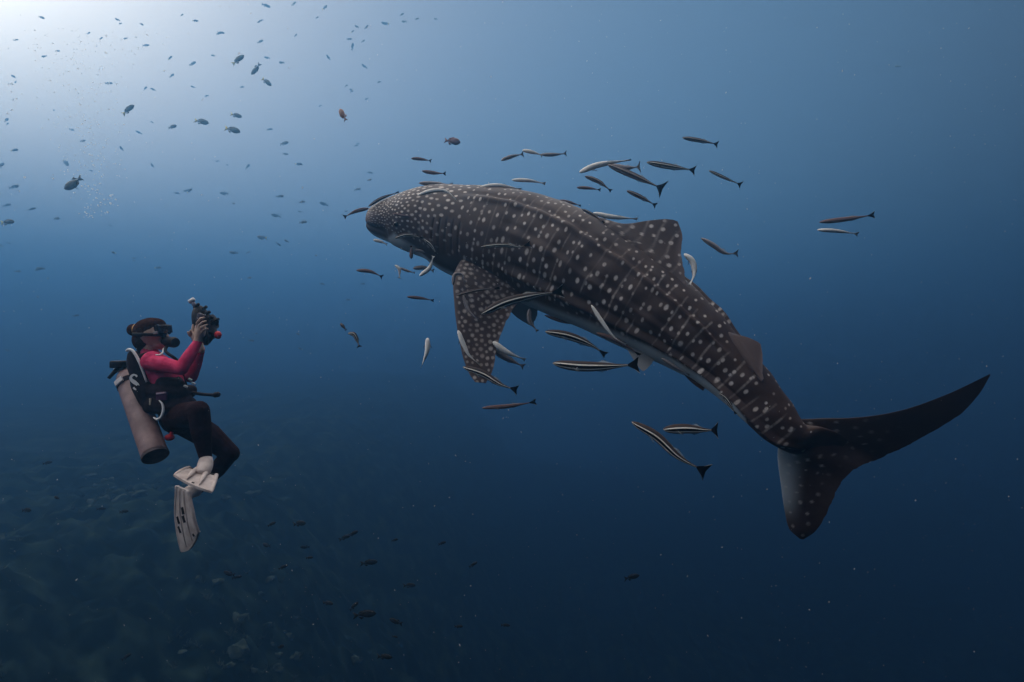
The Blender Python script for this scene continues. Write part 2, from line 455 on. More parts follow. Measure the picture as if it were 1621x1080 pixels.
# first dorsal fin
def topx(p): return (p[0] / p[1] * F + 810.5, 540 - p[2] / p[1] * F, p[1])
def midline(x, off):
    i = int(np.argmin(np.abs(C3[:, 0] / C3[:, 1] * F + 810.5 - x))); return topx(C3[i] + UP[i] * (hh[i] + off))
fin(mb, [midline(880, -.16), midline(912, .0), (985, 354, 5.34), (1025, 349.5, 5.26), (1052, 347, 5.22), (1066, 348, 5.21)],
    [midline(1052, -.16), (1088, 462, 4.98), (1083, 430, 5.04), (1078, 400, 5.10), (1080, 372, 5.16), (1073, 351, 5.20)],
    .30, 70, 110, spots=(.085, 90, .017, .75), pale_f=lambda U, V: .30 * sstep(.78, 1, U) + .12 * sstep(.75, 1, V), bars=True)
# second dorsal fin
fin(mb, [midline(1112, -.10), midline(1128, .0), (1168, 530, 4.80), (1186, 535, 4.79), (1199, 541, 4.79)],
    [midline(1172, -.10), (1207, 604, 4.62), (1207, 582, 4.68), (1207, 562, 4.74), (1204, 545, 4.78)],
    .09, 36, 50, pale_f=lambda U, V: .22 + .3 * sstep(.8, 1, U))
# pelvic and anal fins
fin(mb, [(985, 540, 5.30), (1000, 565, 5.2), (1010, 580, 5.15), (1016, 587, 5.12)], [(1040, 560, 5.25), (1034, 572, 5.18), (1026, 582, 5.14), (1019, 588, 5.12)],
    .06, 20, 24, belly_f=lambda U, V: 0 * U + .45)
fin(mb, [(1070, 575, 5.12), (1087, 598, 5.06), (1101, 611, 5.02), (1110, 617, 5.0)], [(1120, 603, 5.02), (1117, 609, 5.01), (1116, 614, 5.0), (1113, 619, 5.0)],
    .05, 20, 24, dark=.3)
# tail fin, lower lobe tip to upper lobe tip
fin(mb, [(1266, 853, 5.10), (1250, 838, 5.12), (1242, 808, 5.11), (1236, 765, 5.04), (1231, 722, 4.93), (1236, 694, 4.78), (1252, 668, 4.72), (1290, 663, 4.66), (1340, 662, 4.58), (1390, 657, 4.52), (1440, 646, 4.46), (1500, 624, 4.40), (1545, 603, 4.36), (1567, 592, 4.35)],
    [(1272, 854, 5.10), (1290, 842, 5.00), (1306, 818, 4.91), (1320, 786, 4.82), (1334, 762, 4.75), (1346, 748, 4.71), (1362, 739, 4.69), (1386, 728, 4.72), (1414, 716, 4.64), (1446, 700, 4.57), (1480, 681, 4.50), (1520, 656, 4.43), (1550, 624, 4.38), (1568, 594, 4.35)],
    .20, 54, 180, spots=(.085, 90, .014, .6), smask=lambda U, V: sstep(.72, .5, V) * sstep(.9, .5, U), belly_f=lambda U, V: .95 * sstep(.5, .05, U) * sstep(.06, .2, V) * sstep(.42, .34, V), dark=lambda U, V: .55 * sstep(.45, .75, V) + .25 * sstep(.3, .1, V))
shark = mb.build('whale_shark', skin_m)
tag(shark, 'huge dark whale shark covered in pale spots and thin bars', 'shark')
eye_m, _, _ = new_mat('eye_black', (.006, .006, .008), .15, .5)
me_ = MB(); i_ = np.searchsorted(sv, .47); j_ = np.argmin(np.abs(np.degrees(th) - 101))
me_.ball(ringP[i_, j_], .028, seg=8); me_.build('eye', eye_m, shark)

# ------------------------------------------------------------------ remoras
def ramp_mat(name, attr_name, stops, rough=.7, spec=.08, noise=.12):
    m, nt, b = new_mat(name, stops[0][1], rough, spec)
    rp = nt.nodes.new('ShaderNodeValToRGB'); el = rp.color_ramp.elements
    while len(el) < len(stops): el.new(.5)
    for e, (p, c_) in zip(el, stops): e.position = p; e.color = (*c_, 1)
    nt.links.new(attr(nt, attr_name), rp.inputs[0])
    tc = nt.nodes.new('ShaderNodeTexCoord'); nz = nt.nodes.new('ShaderNodeTexNoise'); nz.inputs['Scale'].default_value = 30; nz.inputs['Detail'].default_value = 4
    nt.links.new(tc.outputs['Object'], nz.inputs['Vector'])
    mr = nt.nodes.new('ShaderNodeMapRange'); mr.inputs[1].default_value = .3; mr.inputs[2].default_value = .7; mr.inputs[3].default_value = 0; mr.inputs[4].default_value = noise
    nt.links.new(nz.outputs['Fac'], mr.inputs[0])
    nt.links.new(mix(nt, mr.outputs[0], rp.outputs[0], (.05, .04, .04)), b.inputs['Base Color'])
    return m
K = (.006, .004, .0045)
REM = {
 'striped': ramp_mat('remora_striped', 'girth', [(0, (.060, .044, .040)), (.33, (.045, .032, .029)), (.36, (.95, .88, .76)), (.415, (.95, .88, .76)), (.435, K), (.61, K), (.635, (.85, .79, .72)), (.675, (.8, .74, .68)), (.72, (.12, .10, .10)), (1, (.2, .17, .17))]),
 'dusky': ramp_mat('remora_dusky', 'girth', [(0, (.085, .065, .06)), (.30, (.07, .05, .048)), (.38, (.38, .32, .29)), (.46, (.35, .3, .27)), (.5, (.03, .02, .02)), (.62, (.04, .03, .03)), (.7, (.2, .16, .15)), (1, (.2, .17, .16))]),
 'brown': ramp_mat('remora_brown', 'girth', [(0, (.14, .085, .08)), (.35, (.16, .10, .09)), (.45, (.24, .17, .16)), (.55, (.12, .075, .07)), (1, (.2, .15, .14))]),
 'pale': ramp_mat('remora_pale', 'girth', [(0, (.78, .73, .66)), (.3, (.88, .83, .76)), (.52, (.92, .87, .80)), (.62, (.42, .37, .35)), (.75, (.75, .7, .65)), (1, (.8, .75, .7))], noise=.15),
 'grey': ramp_mat('remora_grey', 'girth', [(0, (.28, .24, .23)), (.4, (.36, .32, .31)), (.5, (.14, .11, .11)), (.64, (.3, .27, .27)), (1, (.34, .31, .31))], noise=.3),
}
fin_dark = ramp_mat('remora_tail', 'girth', [(0, K), (.80, K), (.90, (.62, .58, .54)), (1, (.62, .58, .54))], noise=.2)
fin_pale, nt_, b_ = new_mat('remora_fin', (.30, .33, .33), .5, .3)
b_.inputs['Alpha'].default_value = .35
G_REM = 'remoras swimming round the whale shark'
def remora(pts, d, thick, style, label, d1=None, roll=0, tail=1.0, fins=True, dark_tail=True, group=G_REM):
    pts = [tuple(p) for p in pts]; n = len(pts)
    d1 = d if d1 is None else d1
    L3 = np.array([at(x, y, d + (d1 - d) * i / (n - 1)) for i, (x, y) in enumerate(pts)])
    tl = np.concatenate([[0], np.cumsum(np.linalg.norm(np.diff(L3, axis=0), axis=1))]); tot = tl[-1]
    rm = thick * .88 / 2 * ((d + d1) / 2) / F
    S, N = 30, 20
    t = np.linspace(0, 1, S); body = .885
    P = cr(tl / tot, L3, t * body)
    T = nrm(np.gradient(P, axis=0))
    up = nrm(np.stack([-T[:, 2], 0 * T[:, 0], T[:, 0]], -1)); sd = nrm(np.cross(T, up)); up = nrm(np.cross(sd, T))
    a = math.radians(roll); up, sd = up * math.cos(a) + sd * math.sin(a), sd * math.cos(a) - up * math.sin(a)
    prof = np.interp(t, [0, .015, .05, .12, .22, .38, .55, .72, .86, .95, 1], [.10, .26, .50, .74, .93, 1, .93, .68, .38, .23, .20])
    wid = np.interp(t, [0, .05, .2, .5, .9, 1], [1.5, 1.25, 1.0, .82, .6, .45])
    th_ = np.linspace(-np.pi, np.pi, N, endpoint=False)
    rings = P[:, None] + rm * prof[:, None, None] * (np.cos(th_)[None, :, None] * up[:, None] + wid[:, None, None] * np.sin(th_)[None, :, None] * sd[:, None])
    mb = MB(); girth = np.broadcast_to(np.abs(th_)[None] / np.pi, (S, N))
    mb.loft(rings, True, 0, girth=girth)
    # tail fin, spread in the plane of the fish
    e = P[-1]; Tt = nrm(cr(tl / tot, L3, np.array([1.0]))[0] - cr(tl / tot, L3, np.array([.9]))[0]); u_ = up[-1]; s_ = sd[-1]
    TL = tot * (1 - body) * 1.02; hs = rm * 1.4 * tail
    nv = 9; v = np.linspace(-1, 1, nv); q = []
    for vv in v:
        base = e - Tt * TL * .12 + u_ * rm * .18 * vv
        tip = e + Tt * TL * (.80 + .20 * abs(vv)) + u_ * hs * vv
        th0 = rm * .10
        mid_ = (base + tip) / 2 + u_ * hs * .10 * vv * -1
        q.append([base + s_ * th0, mid_ + s_ * th0 * .6, tip, mid_ - s_ * th0 * .6, base - s_ * th0])
    q = np.array(q); fc = []
    for i in range(nv - 1):
        for j in range(4): fc.append((i * 5 + j, i * 5 + j + 1, i * 5 + j + 6, i * 5 + j + 5))
    g = np.repeat(np.abs(v)[:, None], 5, 1) * np.array([.3, .85, 1, .85, .3])[None]
    mb.add(q, fc, 1, girth=g)
    if fins:
        def tri(i0, i1, side, h, lean):
            A = P[i0] + side * rm * prof[i0] * .9; B = P[i1] + side * rm * prof[i1] * .85
            tip = A + (B - A) * lean + side * rm * h
            w_ = sd[i0] * rm * .05
            mid = (A + B) / 2
            mb.add([A + w_, tip, B + w_, A - w_, B - w_, tip + (B - tip) * .5 + side * 0], [(0, 1, 5, 2), (3, 4, 5, 1), (0, 3, 1), (2, 5, 4)], 2, girth=.5)
        tri(17, 24, up[18], .5, .3); tri(16, 24, -up[18], .45, .35)
        for s2 in (-1, 1):          # pectorals
            A = P[6] + sd[6] * s2 * rm * prof[6] * .85 - up[6] * rm * .15; B = P[9] + sd[9] * s2 * rm * prof[9] * .85 - up[9] * rm * .35
            tip = P[11] + sd[9] * s2 * rm * 1.7 - up[9] * rm * 1.0
            w_ = up[7] * rm * .06
            mb.add([A + w_, B + w_, tip, A - w_, B - w_], [(0, 1, 2), (4, 3, 2), (0, 2, 3), (1, 4, 2)], 2, girth=.5)
    o = mb.build('remora', [REM[style], fin_dark if dark_tail else REM[style], fin_pale])
    if thick >= 9:
        for s2 in (-1, 1):
            eb = MB(); eb.ball(P[3] + sd[3] * s2 * rm * prof[3] * wid[3] * .95 + up[3] * rm * prof[3] * .12, rm * .13, seg=6)
            eb.build('eye', eye_m, o)
    return tag(o, label, 'remora', group)

R_ = [
 # prominent striped ones below the shark
 ([(762, 497), (800, 479), (845, 468), (892, 461)], 5.15, 17, 'striped', 'striped remora crossing the pectoral fin, its black tail against the spotted flank', 5.0, 18, 1.1),
 ([(875, 575), (918, 580), (965, 580), (1012, 577)], 4.7, 19, 'striped', 'stout striped remora with wide black tail, level below the belly', 4.6, 4, 1.25),
 ([(863, 525), (900, 532), (935, 546), (960, 563)], 4.85, 15, 'striped', 'striped remora with curved body and pale tail just above the stout one', 4.9, 12, .7),
 ([(733, 581), (765, 592), (793, 609), (820, 618)], 5.0, 13, 'striped', 'striped remora with black tail curving past the pectoral fin tip', 4.9, 14, 1.2),
 ([(1000, 668), (1038, 690), (1075, 724), (1120, 748)], 4.4, 17, 'striped', 'long striped remora slanting downwards with a broad black tail fan', 4.3, 22, 1.6),
 ([(1050, 680), (1085, 679), (1115, 681), (1137, 681)], 4.55, 18, 'striped', 'short level striped remora beside the long slanting one', 4.55, 2, 1.3),
 ([(763, 646), (805, 643), (849, 636)], 5.1, 8, 'brown', 'plain mauve remora swimming alone well below the pectoral fin', None, 10, 1.2),
 # above the back
 ([(917, 273), (945, 262), (1000, 253)], 5.3, 11, 'pale', 'bright white remora swimming above the dorsal fin', None, 60, .3),
 ([(962, 261), (1005, 279), (1051, 300)], 5.2, 12, 'dusky', 'grey striped remora trailing a large dark forked tail below the white one', 5.1, 10, 2.0),
 ([(965, 262), (990, 266), (1014, 264)], 5.5, 10, 'grey', 'grey remora with a raised forked tail beside the white one', None, 10, 1.6),
 ([(1024, 257), (1062, 264), (1101, 270)], 5.4, 11, 'striped', 'striped remora swimming level above and behind the dorsal fin', None, 15, 1.2),
 ([(1080, 218), (1110, 223), (1137, 229)], 5.7, 8, 'dusky', 'topmost brownish remora above the whale shark', None, 10, 1.3),
 ([(1122, 270), (1150, 283), (1174, 293)], 5.5, 6, 'striped', 'slim remora with a yellowish stripe and dark tail behind the dorsal fin', None, 30, 1.8),
 ([(992, 302), (1016, 313), (1039, 326)], 5.4, 8, 'dusky', 'small dusky remora slanting just above the dorsal fin', None, 10, 1.2),
 ([(926, 279), (948, 288), (968, 303)], 5.6, 8, 'dusky', 'small dark remora with a pale tail tip over the back', None, 0, .8),
 ([(913, 297), (932, 298), (951, 301)], 5.7, 6, 'brown', 'thin brownish remora close above the spotted back', None, 0, 1.0),
 ([(939, 337), (965, 343), (1010, 347)], 5.1, 9, 'pale', 'white backed remora gliding in front of the dorsal fin', None, 45, .5),
 ([(921, 331), (940, 341), (957, 353)], 5.25, 6, 'dusky', 'thin dark remora clinging to the back before the dorsal fin', None, 0, .6),
 ([(810, 285), (836, 286), (864, 291)], 5.7, 7, 'pale', 'pure white remora hovering over the neck', None, 40, .8),
 ([(793, 254), (810, 248), (829, 244)], 5.9, 7, 'grey', 'first of three pale remoras in a row above the neck', None, 30, 1.3),
 ([(827, 238), (842, 241), (859, 246)], 5.95, 7, 'pale', 'middle one of three pale remoras in a row above the neck', None, 30, 1.0),
 ([(857, 245), (876, 245), (897, 243)], 5.9, 7, 'grey', 'last of three pale remoras in a row above the neck', None, 30, 1.2),
 ([(651, 251), (666, 252), (683, 255)], 6.5, 6, 'brown', 'reddish remora above the snout, higher of the two', None, 0, 1.1),
 ([(668, 271), (688, 274), (706, 275)], 6.4, 7, 'brown', 'reddish remora above the snout, lower of the two', None, 0, 1.0),
 ([(663, 290), (690, 291), (717, 293)], 6.2, 8, 'grey', 'grey remora lying along the top of the head', None, 0, .9),
 ([(661, 309), (686, 302), (706, 303), (724, 318)], 5.72, 8, 'pale', 'white arched remora stuck to the spotted head', 5.6, 40, .3),
 ([(760, 296), (790, 294), (826, 300)], 5.85, 8, 'pale', 'pale remora lying along the back behind the head', None, 40, .5),
 ([(584, 330), (565, 334), (544, 344)], 6.35, 7, 'brown', 'reddish brown remora jutting out in front of the snout', 6.3, 0, 1.2),
 ([(583, 327), (604, 314), (632, 304)], 6.22, 6, 'dusky', 'dark remora lying on the brow of the snout', None, 20, .6),
 ([(621, 338), (640, 342), (659, 343)], 5.92, 5, 'brown', 'thin mauve remora on the cheek', None, 20, .8),
 ([(625, 377), (645, 372), (670, 377)], 5.85, 8, 'striped', 'black and white remora arched under the mouth', None, 20, .6),
 ([(671, 378), (683, 388), (691, 403)], 5.8, 8, 'striped', 'black and white remora curling round the throat', None, 20, .6),
 ([(591, 380), (601, 382), (613, 387)], 6.2, 6, 'pale', 'tiny pale remora in front of the lower jaw', None, 20, .8),
 # below the head
 ([(564, 428), (586, 430), (606, 439)], 6.1, 7, 'brown', 'brown remora with dark tail swimming alone below the snout', None, 10, 1.1),
 ([(664, 437), (680, 424), (686, 405)], 5.7, 8, 'pale', 'white remora bent upwards under the throat', None, 30, .6),
 ([(625, 420), (632, 426), (632, 441)], 6.0, 6, 'pale', 'small hooked pale remora under the chin', None, 0, 1.0),
 ([(633, 424), (645, 429), (657, 432)], 6.05, 5, 'grey', 'small greyish remora beside the hooked pale one', None, 0, .8),
 ([(654, 425), (670, 424), (687, 429)], 6.1, 8, 'grey', 'plump greyish remora behind the white bent one', None, 20, .8),
 ([(651, 410), (651, 400), (651, 389)], 6.0, 7, 'brown', 'dark brown remora standing upright under the chin', None, 0, .8),
 ([(657, 396), (667, 398), (677, 401)], 6.0, 6, 'grey', 'tiny greyish remora beside the upright dark one', None, 0, .8),
 ([(644, 470), (665, 472), (687, 476)], 6.2, 6, 'brown', 'dim reddish remora below the throat, short of the pectoral fin', None, 0, .9),
 ([(677, 535), (676, 556), (666, 583)], 5.3, 10, 'pale', 'white remora swimming straight up in open water beside the pectoral fin', None, 85, .6),
 ([(551, 528), (561, 530), (569, 550)], 5.6, 8, 'striped', 'small curled striped remora in open water between diver and shark', None, 0, 1.1),
 ([(539, 512), (548, 523)], 5.8, 6, 'dusky', 'tiny dark remora beside the small curled striped one', None, 0, 1.0),
 # against the flank and the pectoral fin
 ([(761, 391), (798, 388), (822, 391), (840, 386)], 5.25, 8, 'striped', 'slim remora with a golden stripe against the spotted flank', None, 10, 1.3),
 ([(721, 468), (752, 460), (792, 456)], 5.3, 6, 'dusky', 'thin dark remora across the top of the pectoral fin', None, 20, 1.0),
 ([(733, 468), (742, 492), (759, 508)], 5.3, 7, 'grey', 'thin pale remora hanging down the middle of the pectoral fin', None, 30, .4),
 ([(725, 523), (734, 546), (743, 563), (760, 578)], 5.2, 9, 'pale', 'white remora hanging along the leading edge of the pectoral fin', None, 60, .3),
 ([(717, 452), (720, 435), (730, 434), (737, 448)], 5.42, 7, 'grey', 'curled grey remora at the base of the pectoral fin', None, 20, .5),
 ([(780, 541), (802, 557), (832, 570)], 5.4, 11, 'pale', 'pale grey remora slanting away behind the pectoral fin', None, 50, .7),
 ([(777, 552), (800, 566), (830, 581)], 5.6, 12, 'grey', 'dull grey remora under the pale slanting one', None, 10, .8),
 # under the belly
 ([(936, 483), (952, 508), (972, 534), (992, 546)], 4.95, 8, 'pale', 'long white remora hanging from the lower flank', None, 50, .5),
 ([(838, 489), (839, 508), (851, 525)], 5.6, 9, 'grey', 'bent grey remora hanging under the belly', None, 0, .6),
 ([(862, 499), (890, 509), (914, 515)], 5.7, 6, 'brown', 'thin mauve remora under the belly, nearer the pectoral fin', None, 0, .7),
 ([(892, 500), (918, 507), (941, 519)], 5.6, 7, 'brown', 'mauve remora under the belly behind the thin one', None, 0, .7),
 ([(944, 527), (980, 541), (1014, 563)], 5.2, 9, 'brown', 'long mauve remora slanting under the rear belly', None, 20, .7),
 ([(1047, 567), (1068, 581), (1092, 594)], 5.0, 7, 'grey', 'pale grey remora along the rear belly edge', None, 20, .5),
 # behind the dorsal fin
 ([(1083, 402), (1096, 414), (1099, 434), (1091, 452)], 5.0, 11, 'pale', 'white remora curved like a hook behind the dorsal fin', None, 55, .5),
 ([(1110, 377), (1130, 389), (1148, 401), (1169, 401)], 5.1, 9, 'grey', 'grey wavy remora away behind the dorsal fin', None, 20, 1.2),
 ([(1297, 352), (1340, 347), (1385, 340)], 5.2, 9, 'brown', 'brown remora following far behind the dorsal fin, upper of a pair', None, 10, 1.1),
 ([(1294, 364), (1325, 366), (1359, 371)], 5.3, 7, 'pale', 'slim pale remora following far behind the dorsal fin, lower of a pair', None, 30, 1.0),
 ([(1122, 484), (1134, 494), (1148, 507)], 4.95, 6, 'grey', 'pale remora flat against the back before the second dorsal fin', None, 40, .5),
 ([(1138, 622), (1149, 631), (1165, 656)], 4.6, 8, 'striped', 'black and white remora clinging under the tail stem', None, 20, .6),
 ([(886, 317), (903, 321), (920, 326)], 5.95, 6, 'brown', 'faint mauve remora beyond the ridge of the back', None, 0, .7),
]
for r in R_:
    pts, d, tk, sty, lab, d1, roll, tail = r
    remora(pts, d, tk, sty, lab, d1, roll, tail, fins=tk >= 8, dark_tail=sty in ('striped', 'dusky', 'brown'))

# ------------------------------------------------------------------ small reef fish
def fish_mesh(name, mats, deep=.36, fork=.5):
    """unit fish along +x head to tail at -x, length 1"""
    S, N = 16, 12; t = np.linspace(0, 1, S); mb = MB()
    pr = np.interp(t, [0, .06, .2, .4, .6, .8, .92, 1], [.06, .4, .82, 1, .86, .45, .2, .16]) * deep / 2
    x = .5 - t * .8; z = .02 * np.sin(t * 3)
    th_ = np.linspace(0, 2 * np.pi, N, endpoint=False)
    rings = np.stack([np.broadcast_to(x[:, None], (S, N)), pr[:, None] * .42 * np.sin(th_), z[:, None] + pr[:, None] * np.cos(th_)], -1)
    mb.loft(rings, True, 0)
    w_ = .006
    def plate(pts, mat):
        n = len(pts); P = np.array(pts, float)
        V = np.concatenate([P + [0, w_, 0], P - [0, w_, 0]])
        f = [tuple(range(n)), tuple(range(2 * n - 1, n - 1, -1))] + [(i, i + n, (i + 1) % n + n, (i + 1) % n) for i in range(n)]
        mb.add(V, f, mat)
    plate([(-.27, 0, .035), (-.5, 0, .17 * fork / .5), (-.42, 0, 0), (-.5, 0, -.17 * fork / .5), (-.27, 0, -.035)], 1)
    plate([(.2, 0, deep * .42), (.05, 0, deep * .62), (-.2, 0, deep * .42), (-.28, 0, .05), (-.1, 0, deep * .3)], 2)
    plate([(-.02, 0, -deep * .42), (-.15, 0, -deep * .58), (-.28, 0, -.05), (-.12, 0, -deep * .25)], 2)
    return mb.mesh(name, mats)
slate = mottled('fish_slate', (.07, .075, .06), (.13, .135, .105), 9, .5, .3)
yellow, _, _ = new_mat('fish_yellow', (.55, .46, .07), .5, .3)
olive = mottled('fish_olive', (.06, .055, .03), (.12, .10, .06), 6, .5, .3)
orange = mottled('fish_orange', (.40, .13, .05), (.6, .4, .3), 5, .5, .3)
maroon = mottled('fish_maroon', (.13, .05, .05), (.2, .09, .08), 6, .5, .3)
black_f = mottled('fish_blackish', (.008, .010, .012), (.02, .022, .024), 9, .6, .1)
KIND = {'black': fish_mesh('blackish_fish', [black_f, black_f, black_f], .32), 'slate': fish_mesh('slate_fish', [slate, slate, slate], .34), 'yellow': fish_mesh('yellow_tail_fish', [slate, yellow, slate], .36),
        'olive': fish_mesh('olive_fish', [olive, olive, slate], .42), 'orange': fish_mesh('orange_fish', [orange, orange, orange], .4),
        'maroon': fish_mesh('maroon_fish', [maroon, maroon, maroon], .44)}
def fish(x, y, d, px, ang, kind, label, group, yaw=0):
    o = bpy.data.objects.new('reef_fish', KIND[kind]); col.objects.link(o)
    if y < 530: d = min(d, 17.8 * F / (540 - y))      # stay under the surface
    o.location = Vector(at(x, y, d)); L = px * d / F
    o.scale = (L, L, L)
    q = Quaternion((0, 1, 0), -math.radians(ang)) @ Quaternion((0, 0, 1), math.radians(yaw))
    o.rotation_mode = 'QUATERNION'; o.rotation_quaternion = q
    return tag(o, label, 'fish', group)
GU, GB = 'small reef fish scattered in the bright water', 'small dark fish over the seabed'
# angle: direction the head points in the picture, 0 = right, 90 = up
fish(116, 290, 13, 34, 214, 'olive', 'stout olive brown fish, largest among the bubbles', GU)
fish(368, 206, 20, 26, -14, 'yellow', 'dark fish with orange tail, lowest of the yellow tailed trio', GU)
fish(319, 193, 23, 24, -12, 'yellow', 'dark fish with yellow tail at the front end of the trio', GU)
fish(374, 183, 24, 19, -15, 'yellow', 'small dark fish with yellow tail, uppermost of the trio', GU)
fish(203, 174, 20, 24, 40, 'yellow', 'fish with pale gleaming yellow tail beside the bubble plume', GU)
fish(377, 95, 19, 24, 38, 'yellow', 'olive fish with bright yellow tail next to the steep slate fish', GU)
fish(405, 109, 20, 23, 232, 'slate', 'slender slate fish diving steeply beside a yellow tailed fish', GU)
fish(422, 130, 22, 19, -38, 'yellow', 'small fish with yellow tail heading down below the steep slate fish', GU)
fish(273, 201, 26, 14, 15, 'olive', 'tiny olive fish between the plume and the yellow tailed trio', GU)
fish(543, 182, 6, 22, 118, 'orange', 'small orange and white fish drifting above the snout', GU)
fish(716, 224, 9, 26, -8, 'maroon', 'blurred maroon oval fish above the whale shark head', GU)
fish(12, 352, 19, 22, 5, 'yellow', 'dark fish with a yellow tail below the bubble plume', GU)
for (x, y, px, a) in [(23, 238, 14, 10), (22, 296, 19, 18), (10, 190, 16, 5), (104, 258, 20, -40), (2, 262, 16, 30), (11, 325, 14, 25), (392, 264, 14, 30), (450, 227, 20, 5),
        (473, 260, 14, 10), (452, 244, 11, 0), (437, 341, 18, 170), (513, 323, 17, 160), (443, 311, 15, 5), (480, 352, 16, 5), (415, 376, 20, 170), (370, 400, 16, 175), (300, 302, 13, 40), (355, 306, 18, 172),
        (64, 425, 15, 175), (140, 53, 9, 20), (160, 61, 10, 10), (288, 24, 9, 10), (309, 33, 11, 10), (269, 92, 12, 25), (231, 72, 12, 15), (347, 53, 13, 10), (421, 9, 16, -10), (465, 6, 14, 10), (514, 12, 15, 12),
        (565, 42, 10, 150), (580, 43, 10, 40), (558, 74, 14, 70), (610, 37, 15, 175), (640, 34, 12, 165), (636, 23, 10, 15), (520, 91, 11, 125), (577, 105, 12, 150), (412, 66, 13, 20), (446, 99, 13, 165), (305, 101, 16, 20),
        (230, 140, 13, 15), (172, 132, 13, 10), (51, 331, 13, 30), (90, 346, 16, 0), (350, 52, 13, 10), (272, 120, 12, 30), (468, 56, 9, 20), (553, 62, 11, 15), (502, 28, 9, 5), (383, 138, 9, 0), (327, 152, 8, 20), (1422, 105, 12, 170), (478, 320, 12, 15), (427, 205, 11, 20),
        (556, 142, 10, 150), (600, 130, 9, 10), (660, 30, 9, 5), (690, 30, 8, 160), (548, 136, 8, 15), (566, 300, 14, 5), (585, 285, 12, 0), (28, 430, 12, 0), (60, 470, 10, 165), (120, 500, 12, 10), (250, 424, 12, 5), (180, 400, 10, 160), (395, 440, 12, 0)]:
    kd = 'yellow' if rng.random() < .2 else 'slate'
    fish(x, y, rng.uniform(32, 46), px * .85, a, kd, 'small yellow tailed fish far off in the bright water' if kd == 'yellow' else 'small slate grey fish far off in the bright water', GU, rng.uniform(-35, 35))
for k in range(70):
    x, y = rng.uniform(0, 620), rng.uniform(10, 560)
    if 150 < x < 380 and y > 450: continue
    kd = 'yellow' if rng.random() < .15 else 'slate'
    fish(x, y, rng.uniform(38, 55), rng.uniform(6, 10), rng.choice([0, 170]) + rng.normal(0, 18), kd, 'small yellow tailed fish far off in the bright water' if kd == 'yellow' else 'small slate grey fish far off in the bright water', GU, rng.uniform(-35, 35))
for (x, y, px, a) in [(474, 829, 24, 12), (546, 851, 18, 20), (559, 845, 16, 25), (584, 891, 25, 0), (648, 927, 19, 5), (577, 973, 34, 5), (627, 984, 21, 165), (609, 1040, 24, 2), (726, 992, 13, 5), (448, 898, 14, 20),
        (422, 863, 16, 175), (483, 866, 14, 170), (430, 830, 13, 25), (519, 955, 20, 5), (445, 1024, 15, 30), (749, 894, 14, 25), (1000, 914, 24, 8), (196, 810, 14, 5), (42, 808, 18, 5), (160, 806, 12, 0), (90, 788, 13, 175),
        (75, 733, 12, 10), (560, 960, 16, 40), (490, 883, 12, 10), (625, 855, 10, 5), (700, 860, 12, 10), (625, 1008, 10, 0), (363, 908, 20, 170), (375, 914, 14, 5), (800, 990, 14, 5), (200, 1040, 14, 30)]:
    fish(x, y, rng.uniform(7.5, 12), px * 1.1, a, 'black', 'small blackish fish over the dark seabed', GB, rng.uniform(-30, 30))

# ------------------------------------------------------------------ drifting specks and bubbles
def translucent(name, c_, clear):
    m, nt, b = new_mat(name, c_, .6, .3)
    tr = nt.nodes.new('ShaderNodeBsdfTranslucent'); tr.inputs[0].default_value = (*c_, 1)
    tp = nt.nodes.new('ShaderNodeBsdfTransparent'); m1 = nt.nodes.new('ShaderNodeMixShader'); m2 = nt.nodes.new('ShaderNodeMixShader')
    m1.inputs[0].default_value = .5; m2.inputs[0].default_value = clear
    nt.links.new(b.outputs[0], m1.inputs[1]); nt.links.new(tr.outputs[0], m1.inputs[2])
    nt.links.new(m1.outputs[0], m2.inputs[1]); nt.links.new(tp.outputs[0], m2.inputs[2])
    nt.links.new(m2.outputs[0], nt.nodes['Material Output'].inputs['Surface'])
    return m
speck_m = translucent('marine_snow', (.6, .6, .6), .25)
ov = np.array([[1, 0, 0], [-1, 0, 0], [0, 1, 0], [0, -1, 0], [0, 0, 1], [0, 0, -1]], float)
of = [(0, 2, 4), (2, 1, 4), (1, 3, 4), (3, 0, 4), (2, 0, 5), (1, 2, 5), (3, 1, 5), (0, 3, 5)]
mb = MB()
for k in range(1700):
    d = rng.uniform(.9, 9)**1.0
    x, y = rng.uniform(-200, 1821), rng.uniform(-150, 1230)
    r = d / F * rng.choice([.35, .5, .7, 1.0], p=[.45, .33, .17, .05])
    stretch = np.array([1, 1, rng.choice([1, 1.6, 2.6], p=[.6, .3, .1])])
    mb.add(at(x, y, d) + ov * r * stretch @ Matrix.Rotation(rng.uniform(-1, 1), 3, 'Y'), of)
tag(mb.build('marine_snow', speck_m, smooth=False), 'fine pale specks drifting all through the water', 'specks', kind='stuff')
bub_m = translucent('bubble', (.86, .95, 1.0), .45)
mb = MB()
for k in range(420):
    f = rng.random()
    y = 345 - 300 * f; x = 150 - 20 * f + rng.normal(0, 14 + 42 * f)
    d = 6.6 + rng.normal(0, .25)
    r = d / F * rng.choice([.7, 1.0, 1.5], p=[.5, .38, .12]) * .8
    mb.add(at(x, y, d) + IV[:] * r * np.array([1.2, 1.2, .8]), IF)
for (x, y) in [(14, 133), (19, 133), (18, 145), (21, 158), (18, 174), (12, 180), (39, 281), (84, 283), (155, 325), (170, 336), (175, 322), (183, 316), (175, 310), (140, 295)]:
    r = 5.5 / F * rng.uniform(1.2, 1.9); mb.add(at(x, y, 5.5) + IV * r, IF)
tag(mb.build('air_bubbles', bub_m), 'loose plume of tiny rising air bubbles in the bright corner', 'bubbles', kind='stuff')

